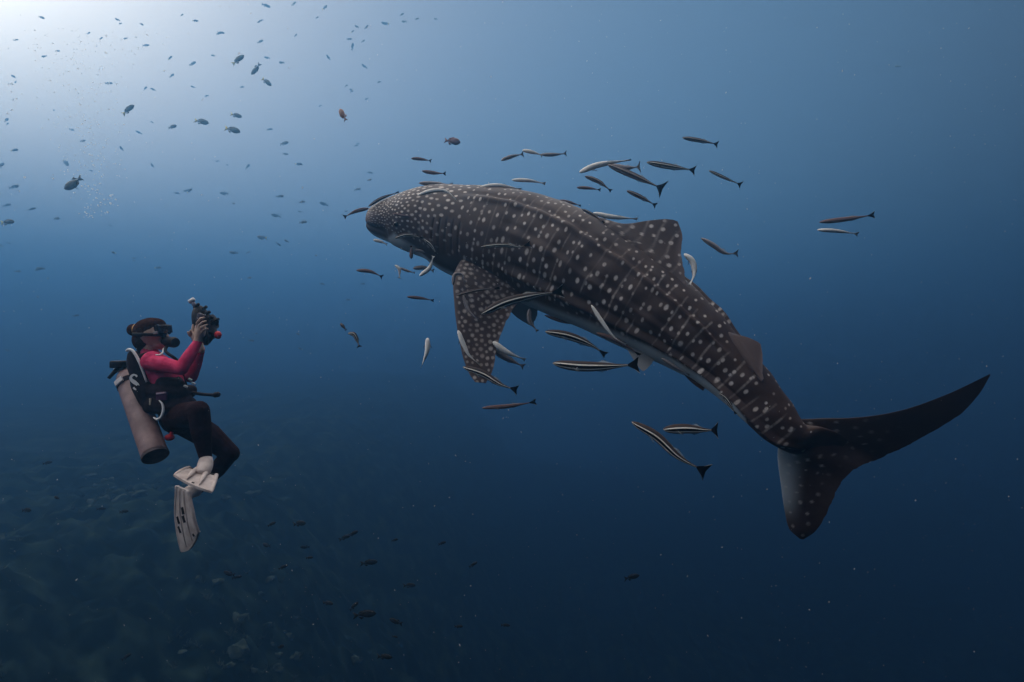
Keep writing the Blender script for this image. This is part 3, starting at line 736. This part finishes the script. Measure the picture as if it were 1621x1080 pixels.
# ------------------------------------------------------------------ diver
D = 4.33
def remesh(name, mb, voxel, mats, parent, zone=None, smooth_it=6):
    """fuse overlapping pieces into one continuous skin"""
    o = mb.build(name, mats)
    md = o.modifiers.new('r', 'REMESH'); md.mode = 'VOXEL'; md.voxel_size = voxel
    m2 = o.modifiers.new('s', 'SMOOTH'); m2.factor = .5; m2.iterations = smooth_it
    dg = bpy.context.evaluated_depsgraph_get()
    me = bpy.data.meshes.new_from_object(o.evaluated_get(dg))
    o.modifiers.clear(); o.data = me; me.name = name
    me.materials.clear()
    for m in mats: me.materials.append(m)
    n = len(me.polygons)
    me.polygons.foreach_set('use_smooth', np.ones(n, bool))
    mi = np.zeros(n, np.int32)
    if zone is not None:
        c_ = np.zeros(n * 3, np.float32); me.polygons.foreach_get('center', c_)
        mi = zone(c_.reshape(-1, 3) + np.array(o.location)).astype(np.int32)
    me.polygons.foreach_set('material_index', mi)
    if parent: adopt(o, parent)
    return o

pink = mottled('rash_guard', (.43, .018, .074), (.60, .048, .125), 16, .8, .1, bump=.6)
neo = mottled('neoprene', (.012, .0035, .0045), (.022, .008, .009), 16, .9, .05, bump=.8)
skin = mottled('skin', (.42, .27, .20), (.50, .33, .25), 40, .55, .3)
face_skin = skin
hair_m = mottled('hair', (.022, .009, .006), (.050, .022, .014), 60, .95, .0, bump=.5)
vest_m = mottled('vest_fabric', (.009, .005, .007), (.022, .013, .017), 45, .8, .1, bump=.2)
rubber = mottled('black_rubber', (.005, .003, .0035), (.013, .008, .009), 25, .6, .12)
tank_m = mottled('tank_paint', (.17, .098, .092), (.28, .175, .165), 11, .5, .35, detail=6)
white_m = mottled('white_trim', (.70, .66, .64), (.78, .74, .72), 20, .6, .3)
steel = mottled('steel', (.5, .47, .45), (.62, .58, .55), 30, .3, .6); 
finpale = mottled('fin_rubber', (.38, .30, .27), (.53, .44, .40), 14, .6, .25, bump=.15)
red_m = mottled('red_plastic', (.55, .012, .02), (.65, .02, .03), 20, .4, .4)
glass_m, _, gb = new_mat('mask_glass', (.02, .02, .03), .05, .9)

person = empty('person', at(290, 790, D))
tag(person, 'scuba diver in pink long sleeved top and black leggings filming the shark', 'person')

bones = []      # a, b, ra, rb, zone (0 pink 1 black 2 skin)
def bone(a, b, ra, rb, z): bones.append((np.asarray(a), np.asarray(b), ra, rb, z))
def chain(pts, z):
    for p, q in zip(pts[:-1], pts[1:]): bone(at(*p[:3]), at(*q[:3]), p[3], q[3], z)
# torso
chain([(283, 660, D, .135), (276, 632, D, .115), (264, 604, D, .125)], 1)
for s_ in (-1, 1):
    chain([(283, 662, D + s_ * .07, .11), (275, 632, D + s_ * .05, .10)], 1)
    chain([(266, 606, D + s_ * .06, .11), (252, 582, D + s_ * .08, .095)], 0)
    chain([(250, 580, D + s_ * .04, .095), (241, 571, D + s_ * .16, .07)], 0)
chain([(242, 572, D, .085), (236, 556, D, .058)], 0)
chain([(236, 558, D, .056), (238, 545, D, .054)], 2)
# head
chain([(238, 528, D, .098), (243, 526, D, .098)], 2)
chain([(245, 535, D, .075), (252, 542, D, .055)], 2)
chain([(252, 542, D, .05), (256, 548, D, .032)], 2)
chain([(259, 530, D, .03), (264, 533, D, .018)], 2)      # nose
# near arm
chain([(238, 573, D - .16, .066), (262, 578, D - .22, .056), (287, 584, D - .25, .047)], 0)
chain([(287, 583, D - .25, .047), (300, 563, D - .21, .044), (313, 542, D - .15, .031)], 0)
# far arm
chain([(246, 575, D + .16, .064), (276, 590, D + .17, .052), (303, 597, D + .14, .045)], 0)
chain([(303, 597, D + .14, .045), (311, 576, D + .12, .04), (318, 553, D + .08, .03)], 0)
# near leg: knee raised towards the viewer
chain([(281, 661, D - .08, .105), (300, 656, D - .26, .092), (315, 650, D - .40, .068)], 1)
chain([(315, 651, D - .40, .070), (318, 680, D - .39, .068), (326, 728, D - .33, .040)], 1)
# far leg
chain([(286, 664, D + .08, .110), (330, 690, D + .10, .098), (365, 718, D + .10, .068)], 1)
chain([(365, 718, D + .10, .062), (345, 742, D + .09, .064), (312, 776, D + .06, .040)], 1)
# near hand round the housing grip
HN = D - .15
chain([(313, 541, HN, .030), (315, 534, HN, .030), (317, 524, HN - .005, .030)], 2)
chain([(312, 530, HN, .022), (313, 518, HN, .020)], 2)
chain([(320, 530, HN, .022), (322, 519, HN, .020)], 2)
for a_ in ([(312, 521, HN - .012, .0095), (312, 511, HN - .030, .0092), (317, 504.5, HN - .036, .0085), (323.5, 503, HN - .022, .0075)],
           [(314.5, 522, HN - .02, .0095), (315.5, 515, HN - .040, .0092), (320.5, 510.2, HN - .042, .0085), (326, 508.5, HN - .027, .0075)],
           [(317, 524, HN - .022, .0092), (318.5, 519, HN - .042, .009), (323, 515.8, HN - .042, .0082), (328, 514.5, HN - .025, .0072)],
           [(319, 528, HN - .018, .0085), (321, 524, HN - .034, .008), (325, 521.3, HN - .034, .0075), (329, 520.5, HN - .018, .0065)],
           [(309, 533, HN + .008, .0115), (305, 524, HN + .015, .0105), (305.5, 515, HN + .025, .009)]): chain(a_, 2)
# far hand
HF = D + .07
chain([(318, 554, HF, .028), (314, 542, HF, .030), (308, 534, HF, .026)], 2)
for a_ in ([(306, 534, HF, .011), (300, 531, HF - .02, .0105), (297.5, 526, HF - .03, .009)], [(307, 532, HF, .011), (302.5, 529, HF - .02, .0105), (302, 523.5, HF - .03, .009)],
           [(309, 530, HF, .011), (308, 524, HF + .02, .0105), (311, 518, HF + .02, .009)], [(311, 530, HF, .010), (312, 524, HF + .03, .010), (315, 519, HF + .03, .009)],
           [(316, 538, HF, .012), (321, 533, HF + .02, .011), (324, 527, HF + .02, .009)]): chain(a_, 2)
mb = MB()
for a_, b_, ra, rb, z in bones:
    n_ = 7
    t = np.linspace(0, 1, n_)[:, None]
    mb.tube(a_ * (1 - t) + b_ * t, ra + (rb - ra) * t[:, 0], 14)
    mb.ball(a_, ra, seg=9); mb.ball(b_, rb, seg=9)
def zone(P):
    best = np.full(len(P), 1e9); zz = np.zeros(len(P))
    for a_, b_, ra, rb, z in bones:
        ab = b_ - a_; t = np.clip(((P - a_) @ ab) / max(ab @ ab, 1e-9), 0, 1)
        dd = np.linalg.norm(P - a_ - t[:, None] * ab, axis=1) - (ra + (rb - ra) * t)
        m_ = dd < best - 1e-4; best[m_] = dd[m_]; zz[m_] = z
    return zz
body = remesh('body', mb, .0052, [pink, neo, skin], person, zone, 3)

# hair and bun
mb = MB()
mb.ball(at(234.5, 525.5, D), (.104, .101, .102), seg=14)
mb.ball(at(228, 538, D), (.078, .088, .09), seg=10)
mb.ball(at(240, 519, D), (.090, .104, .078), seg=12)
mb.ball(at(246, 515, D), (.066, .094, .056), seg=12)
chain_h = [at(226, 545, D), at(229, 556, D)]
mb.tube(chain_h, [.055, .045], 12)
hair = remesh('hair', mb, .010, [hair_m], person, None, 3)
mb = MB(); mb.ball(at(211, 522.5, D - .01), (.045, .045, .047), seg=10); b2 = remesh('hair_bun', mb, .008, [hair_m], person, None, 2)
mb = MB()
ax = nrm(at(225, 524, D) - at(211, 522, D)); e1 = nrm(np.cross(ax, [0, 1, 0])); 
tt = np.linspace(0, 2 * np.pi, 25)[:, None]
mb.tube(at(215.5, 521.5, D - .01) + .036 * (np.cos(tt) * e1 + np.sin(tt) * np.array([0, 1, 0])), .010, 7)
mb.build('hair_tie', mottled('hair_tie', (.45, .22, .07), (.55, .3, .1), 20), person)

# mask
fw = nrm(np.array([1, -.25, .12])); upv = nrm(np.array([-.10, 0, 1])); sv_ = np.cross(fw, upv); upv = np.cross(sv_, fw)
AX = np.stack([fw, sv_, upv])
mk = MB()
mk.box(at(255.5, 522, D - .01), (.028, .068, .038), AX, bev=.5)
mk.box(at(259, 532, D - .01), (.024, .024, .022), AX, bev=.6)
mask = mk.build('diving_mask', rubber, person)
m2 = MB(); m2.box(at(261.6, 520.8, D - .02), (.006, .060, .029), AX, bev=.3); m2.build('lens', glass_m, mask)
m2 = MB()
hc = at(238, 527, D)
ring = [hc + .113 * (math.cos(a) * nrm(np.array([1, -.1, -.05])) + .96 * math.sin(a) * np.array([0, 1, 0])) + np.array([0, 0, -.012]) for a in np.linspace(0, 2 * np.pi, 40)]
m2.tube(ring, .012, 8); m2.build('strap', rubber, mask)
m2 = MB(); m2.box(at(246, 527, D - .115), (.016, .006, .011), AX, bev=.4); m2.build('buckle', mottled('buckle_grey', (.2, .15, .15), (.3, .24, .23), 40, .4, .5), mask)
# regulator
rg = MB()
c0 = at(259, 540.5, D - .02); c1 = at(278, 542.5, D - .09)
rg.tube([c0, c0 * .8 + c1 * .2], [.024, .030], 16)
rg.tube([c0 * .8 + c1 * .2, c0 * .72 + c1 * .28, c0 * .15 + c1 * .85, c1], [.028, .036, .041, .034], 20)
reg = rg.build('regulator', rubber, person, sharp=40)
hs = MB(); hs.tube([at(266, 545, D - .06), at(262, 556, D - .14), at(275, 566, D - .16), at(285, 575, D - .05)], .011, 8, sub=24); hs.build('hose', rubber, reg)
hs = MB(); hs.tube([at(259, 552, D - .1), at(257, 559, D - .16), at(252, 562, D - .2), at(247, 562, D - .2)], .006, 7, sub=16); hs.build('clip_cord', white_m, reg)

# tank
tk = MB()
ta, tb = at(199, 588, D + .10), at(246, 722, D - .26)
axv = nrm(tb - ta); TLn = np.linalg.norm(tb - ta)
prof = [(0, .022), (.012, .045), (.035, .066), (.07, .080), (.12, .086), (TLn - .03, .086), (TLn - .012, .086)]
tk.tube([ta + axv * p for p, r in prof], [r for p, r in prof], 40)
tank = tk.build('scuba_tank', tank_m, person)
bt = MB(); bt.tube([tb - axv * .016, tb - axv * .014, tb + axv * .004, tb + axv * .012], [.086, .0885, .0885, .078], 40); bt.build('boot', mottled('tank_boot', (.06, .043, .045), (.10, .075, .075), 20, .7, .2), tank, sharp=40)
bd = MB(); bc = ta + axv * .135
bd.tube([bc - axv * .022, bc - axv * .021, bc + axv * .021, bc + axv * .022], [.087, .0905, .0905, .087], 40); bd.build('band', vest_m, tank, sharp=40)
bk = MB(); e_ = nrm(np.cross(axv, np.array([0, 1, 0]))); tw = nrm(np.array([-.18, -1, .12])); tw = nrm(tw - axv * (tw @ axv))
bk.box(bc + tw * .093, (.036, .008, .022), np.stack([np.cross(axv, tw), tw, axv]), bev=.3); bk.build('buckle', mottled('buckle_pale', (.38, .33, .33), (.5, .45, .44), 50, .4, .4), tank)
vl = MB(); vl.tube([ta - axv * .055, ta + axv * .01], [.022, .024], 14); vl.ball(at(187.5, 583, D + .1), .034, seg=8); vl.build('valve', steel, tank)
fs = MB(); fs.box(at(189, 577, D + .06), (.050, .045, .028), bev=.4); fs.tube([at(186, 584, D + .06), at(179, 591, D + .03), at(172, 599, D + .0)], [.016, .014, .012], 10); fs.build('first_stage', rubber, tank)

# buoyancy vest
vb = MB()
VB = []
def vc(pts):
    for p, q in zip(pts[:-1], pts[1:]):
        a_, b_ = at(*p[:3]), at(*q[:3]); t = np.linspace(0, 1, 6)[:, None]
        vb.tube(a_ * (1 - t) + b_ * t, p[3] + (q[3] - p[3]) * t[:, 0], 14); vb.ball(a_, p[3], seg=9); vb.ball(b_, q[3], seg=9)
for s_ in (-1, 1):
    vc([(212, 563, D + s_ * .10, .034), (216, 585, D + s_ * .13, .050), (228, 615, D + s_ * .14, .062), (238, 645, D + s_ * .13, .050)])
    vc([(230, 618, D + s_ * .12, .065), (262, 622, D + s_ * .15, .062), (288, 622, D + s_ * .13, .055), (302, 618, D + s_ * .05, .045)])
    vc([(246, 640, D + s_ * .14, .070), (272, 645, D + s_ * .15, .072), (298, 640, D + s_ * .13, .060)])
    vc([(224, 566, D + s_ * .10, .030), (234, 561, D + s_ * .10, .022), (252, 566, D + s_ * .09, .020), (268, 588, D + s_ * .08, .024), (284, 606, D + s_ * .08, .034)])
    vc([(258, 606, D + s_ * .14, .05), (282, 608, D + s_ * .13, .045)])
vc([(218, 565, D, .05), (226, 600, D, .08), (240, 640, D, .08)])
vc([(300, 620, D - .05, .05), (300, 620, D + .05, .05)])
vest = remesh('buoyancy_vest', vb, .011, [vest_m], person, None, 3)
# soft wing panel beside the tank, with piping and emblem
def panel(outline, d, thick, name, mat, parent, bulge=.02, dx=0):
    """closed outline in picture points -> a padded panel with real thickness"""
    P = np.array(outline, float); n0 = len(P)
    t = np.linspace(0, n0, n0 * 6 + 1)[:-1]
    Pc = np.concatenate([P[-2:], P, P[:3]]); ts = np.arange(len(Pc)) - 2
    R = cr(ts, Pc, t); n = len(R); c_ = R.mean(0)
    mb = MB(); rings = []
    for f, off in ((.0, 1.0), (.45, .96), (.8, .75), (.95, .4), (1.0, 0), (.95, -.4), (.8, -.75), (.0, -1)):
        f = max(f, .01)
        Q = c_ + (R - c_) * f
        rings.append([at(x, y, d + dx * (x - c_[0])) - np.array([0, off * (thick / 2 + (1 - f**2) * bulge), 0]) for x, y in Q])
    mb.loft(rings); return mb.build(name, mat, parent)
wing = panel([(202, 560), (208, 554), (215, 558), (222, 574), (230, 600), (237, 626), (242, 652), (233, 651), (222, 642), (214, 628), (207, 612), (205, 594), (200, 576)], D - .15, .03, 'wing_panel', vest_m, vest, .025)
pp = MB(); pp.tube([at(200, 556, D - .175), at(204, 553.5, D - .175), at(210, 555.5, D - .18), at(217, 566, D - .185), at(224, 582, D - .185), at(232, 605, D - .18)], [.009, .010, .010, .010, .009, .006], 9, sub=40); pp.build('piping', white_m, vest)
# letter S emblem: a swept stroke lying on the panel
em = MB()
sp = [(217.0, 596.5), (214.5, 594.0), (210.5, 593.8), (207.2, 597.0), (208.0, 601.5), (212.5, 605.0), (217.0, 608.5), (219.2, 612.8), (217.2, 616.2), (213.5, 616.0), (211.2, 613.5)]
cur = cr(np.arange(len(sp)), np.array(sp), np.linspace(0, len(sp) - 1, 60)); wv = np.interp(np.linspace(0, 1, 60), [0, .12, .3, .5, .7, .88, 1], [1.6, 1.3, 2.0, 3.2, 2.0, 1.3, 1.6])
tg = nrm(np.gradient(cur, axis=0)); nv_ = np.stack([-tg[:, 1], tg[:, 0]], -1)
rings = []
for p, n_, w_ in zip(cur, nv_, wv):
    l_, r_ = p - n_ * w_, p + n_ * w_
    rings.append([at(*l_, D - .196), at(*r_, D - .196), at(*r_, D - .186), at(*l_, D - .186)])
em.loft(rings); em.build('emblem', white_m, vest, smooth=False)
hr = MB(); hr.tube([at(252, 634, D - .225), at(257, 640, D - .23), at(258.5, 650, D - .235), at(255, 660, D - .235), at(249, 664, D - .235), at(243, 661, D - .23)], [.004, .007, .0095, .0095, .0085, .005], 9, sub=40); hr.build('hose_loop', white_m, vest)
cl = MB(); cl.box(at(238, 636, D - .205), (.006, .006, .024), bev=.4); cl.build('clip', mottled('brass', (.45, .36, .25), (.55, .45, .32), 30, .4, .5), vest)
pu = MB(); pu.box(at(256, 627, D - .215), (.038, .008, .030), bev=.4); pu.build('pocket', mottled('purple_cloth', (.05, .016, .045), (.08, .028, .07), 30, .8, .1), vest)
ba = MB(); ba.box(at(255, 622.5, D - .226), (.034, .005, .006), nrm(np.array([[1, 0, .12], [0, 1, 0], [-.12, 0, 1]])), bev=.4); ba.build('trim_bar', mottled('trim_mauve', (.36, .24, .30), (.42, .3, .35), 20), vest)
kn = MB(); kn.tube([at(305, 622, D - .12), at(322, 624.5, D - .14), at(338, 625.5, D - .14)], [.013, .012, .012], 9, sub=12); kn.tube([at(337, 625.5, D - .14), at(340, 625.5, D - .14), at(346, 624.5, D - .14), at(348, 624.5, D - .14)], [.012, .020, .020, .012], 12); kn.build('inflator_hose', rubber, vest, sharp=50)
rd = MB(); rd.ball(at(268.5, 692.5, D - .13), (.036, .028, .026), seg=9); rd.tube([at(272, 684, D - .12), at(270, 690, D - .13)], [.012, .016], 8); rd.build('spare_regulator', red_m, person)
for (x, y) in ((301, 601), (306, 607), (294, 612)):
    q = MB(); q.box(at(x, y, D - .155), (.014, .008, .007), nrm(np.array([[1, 0, -.5], [0, 1, 0], [.5, 0, 1]])), bev=.4); q.build('strap_buckle', steel, vest)

# fins: a padded blade with side rails and ribs, foot pocket
def swim_fin(root_l, root_r, tip_l, tip_r, pocket, label, nrib=2, bow=.05, holes=(), narrow=.72, slots=(), rib=.019):
    rl, rr, tl_, tr = (at(*p) for p in (root_l, root_r, tip_l, tip_r))
    n_ = nrm(np.cross(rr - rl, tl_ - rl)); n_ = -n_ if n_ @ (rl + tr) > 0 else n_
    nu, nv = 13, 22
    def surf(u, v):
        a_ = rl * (1 - v) + tl_ * v; b_ = rr * (1 - v) + tr * v
        wv_ = narrow + (1 - narrow) * float(sstep(0, .45, v)) 
        m_ = (a_ + b_) / 2; p = m_ + (a_ * (1 - u) + b_ * u - m_) * wv_
        if v > .9: p = p - (tl_ + tr - rl - rr) / 2 * .10 * (v - .9) / .1 * abs(2 * u - 1)**2
        return p + n_ * bow * math.sin(math.pi * v * .9)
    mb = MB()
    G = np.array([[surf(u, v) for u in np.linspace(0, 1, nu)] for v in np.linspace(0, 1, nv)])
    t_ = .007
    A, B = G + n_ * t_, G - n_ * t_
    skip = set(holes)
    fc = []; off = nu * nv
    cells = [(i, j) for i in range(nv - 1) for j in range(nu - 1) if (i, j) not in skip]
    cs = set(cells)
    for i, j in cells:
        a0, a1, a2, a3 = i * nu + j, i * nu + j + 1, (i + 1) * nu + j + 1, (i + 1) * nu + j
        fc.append((a0, a1, a2, a3)); fc.append((a0 + off, a3 + off, a2 + off, a1 + off))
        for (di, dj), (p, q) in (((-1, 0), (a1, a0)), ((1, 0), (a3, a2)), ((0, -1), (a0, a3)), ((0, 1), (a2, a1))):
            if (i + di, j + dj) not in cs: fc.append((p, q, q + off, p + off))
    mb.add(np.concatenate([A.reshape(-1, 3), B.reshape(-1, 3)]), fc)
    f = empty('swim_fin', pocket and at(*pocket[0][:3])); adopt(f, person)
    f['label'] = label
    mb.build('blade', finpale, f, sharp=40)
    for u in [0, 1]:
        r = MB(); r.tube([surf(u, v) for v in np.linspace(0, 1, 24)], np.interp(np.linspace(0, 1, 24), [0, .8, 1], [.016, .011, .006]), 8); r.build('rail', finpale, f)
    for k in range(nrib):
        u = (k + 1) / (nrib + 1); r = MB(); r.tube([surf(u, v) + n_ * rib * .8 for v in np.linspace(0.02, .93, 20)], np.interp(np.linspace(0, 1, 20), [0, .7, 1], [rib, rib * .8, .004]), 8); r.build('rib', finpale, f)
    for (u0, v0, du, dv) in slots:
        q = MB(); e1 = nrm(surf(u0 + .05, v0) - surf(u0 - .05, v0)); e2 = nrm(surf(u0, v0 + .05) - surf(u0, v0 - .05)); e3 = nrm(np.cross(e1, e2)); e2 = np.cross(e3, e1)
        q.box(surf(u0, v0) + n_ * .008, (du, dv, .003), np.stack([e1, e2, e3]), bev=.3); q.build('slot', rubber, f)
    pk = MB()
    P = np.array([at(*p[:3]) for p in pocket]); pk.tube(P, [p[3] for p in pocket], 18, sub=18); pk.build('foot_pocket', finpale, f)
    return f
swim_fin((298, 741, 3.94), (343, 753, 3.90), (273, 756, 3.62), (334, 783, 3.58), [(326, 728, D - .33, .044), (325, 736, D - .40, .050), (322, 746, D - .47, .046), (317, 752, D - .52, .034)],
         'pale fin turned with its broad blade towards the viewer', 2, .012, narrow=.96, slots=((.17, .07, .024, .012), (.5, .07, .024, .012), (.84, .07, .024, .012), (.5, .93, .008, .005)))
swim_fin((277, 768, 4.27), (302, 778, 4.12), (291, 882, 4.34), (319, 850, 4.14), [(312, 776, D + .04, .046), (303, 778, D - .02, .050), (295, 784, D - .08, .046), (292, 796, D - .10, .034)],
         'pale fin hanging down with dark slots in its blade', 2, .02, rib=.009, slots=((.5, .36, .017, .026), (.5, .50, .017, .026), (.17, .48, .014, .028), (.17, .62, .012, .026), (.80, .86, .010, .010)))
lg = MB(); lg.box(at(328.5, 725.5, D - .375), (.012, .004, .010), bev=.4); lg.build('ankle_tag', white_m, person)

# ------------------------------------------------------------------ camera housing held by the diver
cm = empty('camera_housing', at(320, 545, D - .05))
tag(cm, 'black underwater camera housing with red knob held up by the diver', 'camera')
hb = panel([(306, 494), (311, 485), (318, 484), (324, 489), (331, 502), (338, 517), (344, 532), (336, 538), (328, 546), (320, 540), (312, 528), (307, 512)], D - .03, .12, 'housing_body', rubber, cm, .03)
for (x, y, r) in ((325, 487, .012), (330, 495, .012), (334, 503, .014), (313, 483, .012), (338, 511, .012)):
    q = MB(); p = at(x, y, D - .06); dirv = nrm(np.array([.75, -.1, .55])); q.tube([p - dirv * .02, p + dirv * .012, p + dirv * .016], [r, r, r * .7], 10); q.build('button', rubber, cm, sharp=40)
q = MB(); q.box(at(318, 503, D - .125), (.028, .012, .030), nrm(np.array([[.93, 0, -.36], [0, 1, 0], [.36, 0, .93]])), bev=.4); q.build('screen', mottled('screen_grey', (.05, .035, .045), (.08, .06, .07), 15, .2, .5), cm)
q = MB(); q.tube([at(341, 512, D), at(333, 506, D + .02)], [.03, .045], 18); q.tube([at(330, 515, D + .02), at(341, 511, D + .02)], [.05, .046], 20); q.build('lens_port', rubber, cm, sharp=40)
q = MB(); q.tube([at(310, 489, D - .03), at(307, 482, D - .03), at(305, 478, D - .03)], [.015, .014, .013], 12); q.build('ball_arm', mottled('arm_slate', (.10, .08, .12), (.15, .13, .17), 20, .4, .4), cm)
q = MB(); d_ = nrm(np.array([.86, 0, .5])); p = at(303.5, 476, D - .03); q.tube([p - d_ * .024, p - d_ * .020, p + d_ * .020, p + d_ * .024], [.010, .016, .016, .010], 12); q.build('clamp', steel, cm)
q = MB(); q.tube([at(336, 511, D - .07), at(342, 507, D - .09), at(346, 505, D - .10)], [.008, .007, .010], 8); q.build('lever', rubber, cm)
q = MB(); q.ball(at(345, 530.5, D - .08), (.026, .024, .030), seg=10); q.build('red_knob', red_m, cm)
q = MB(); q.tube([at(323, 522, D - .12), at(326, 534, D - .13), at(326, 545, D - .10)], [.020, .022, .018], 12); q.build('grip', rubber, cm)
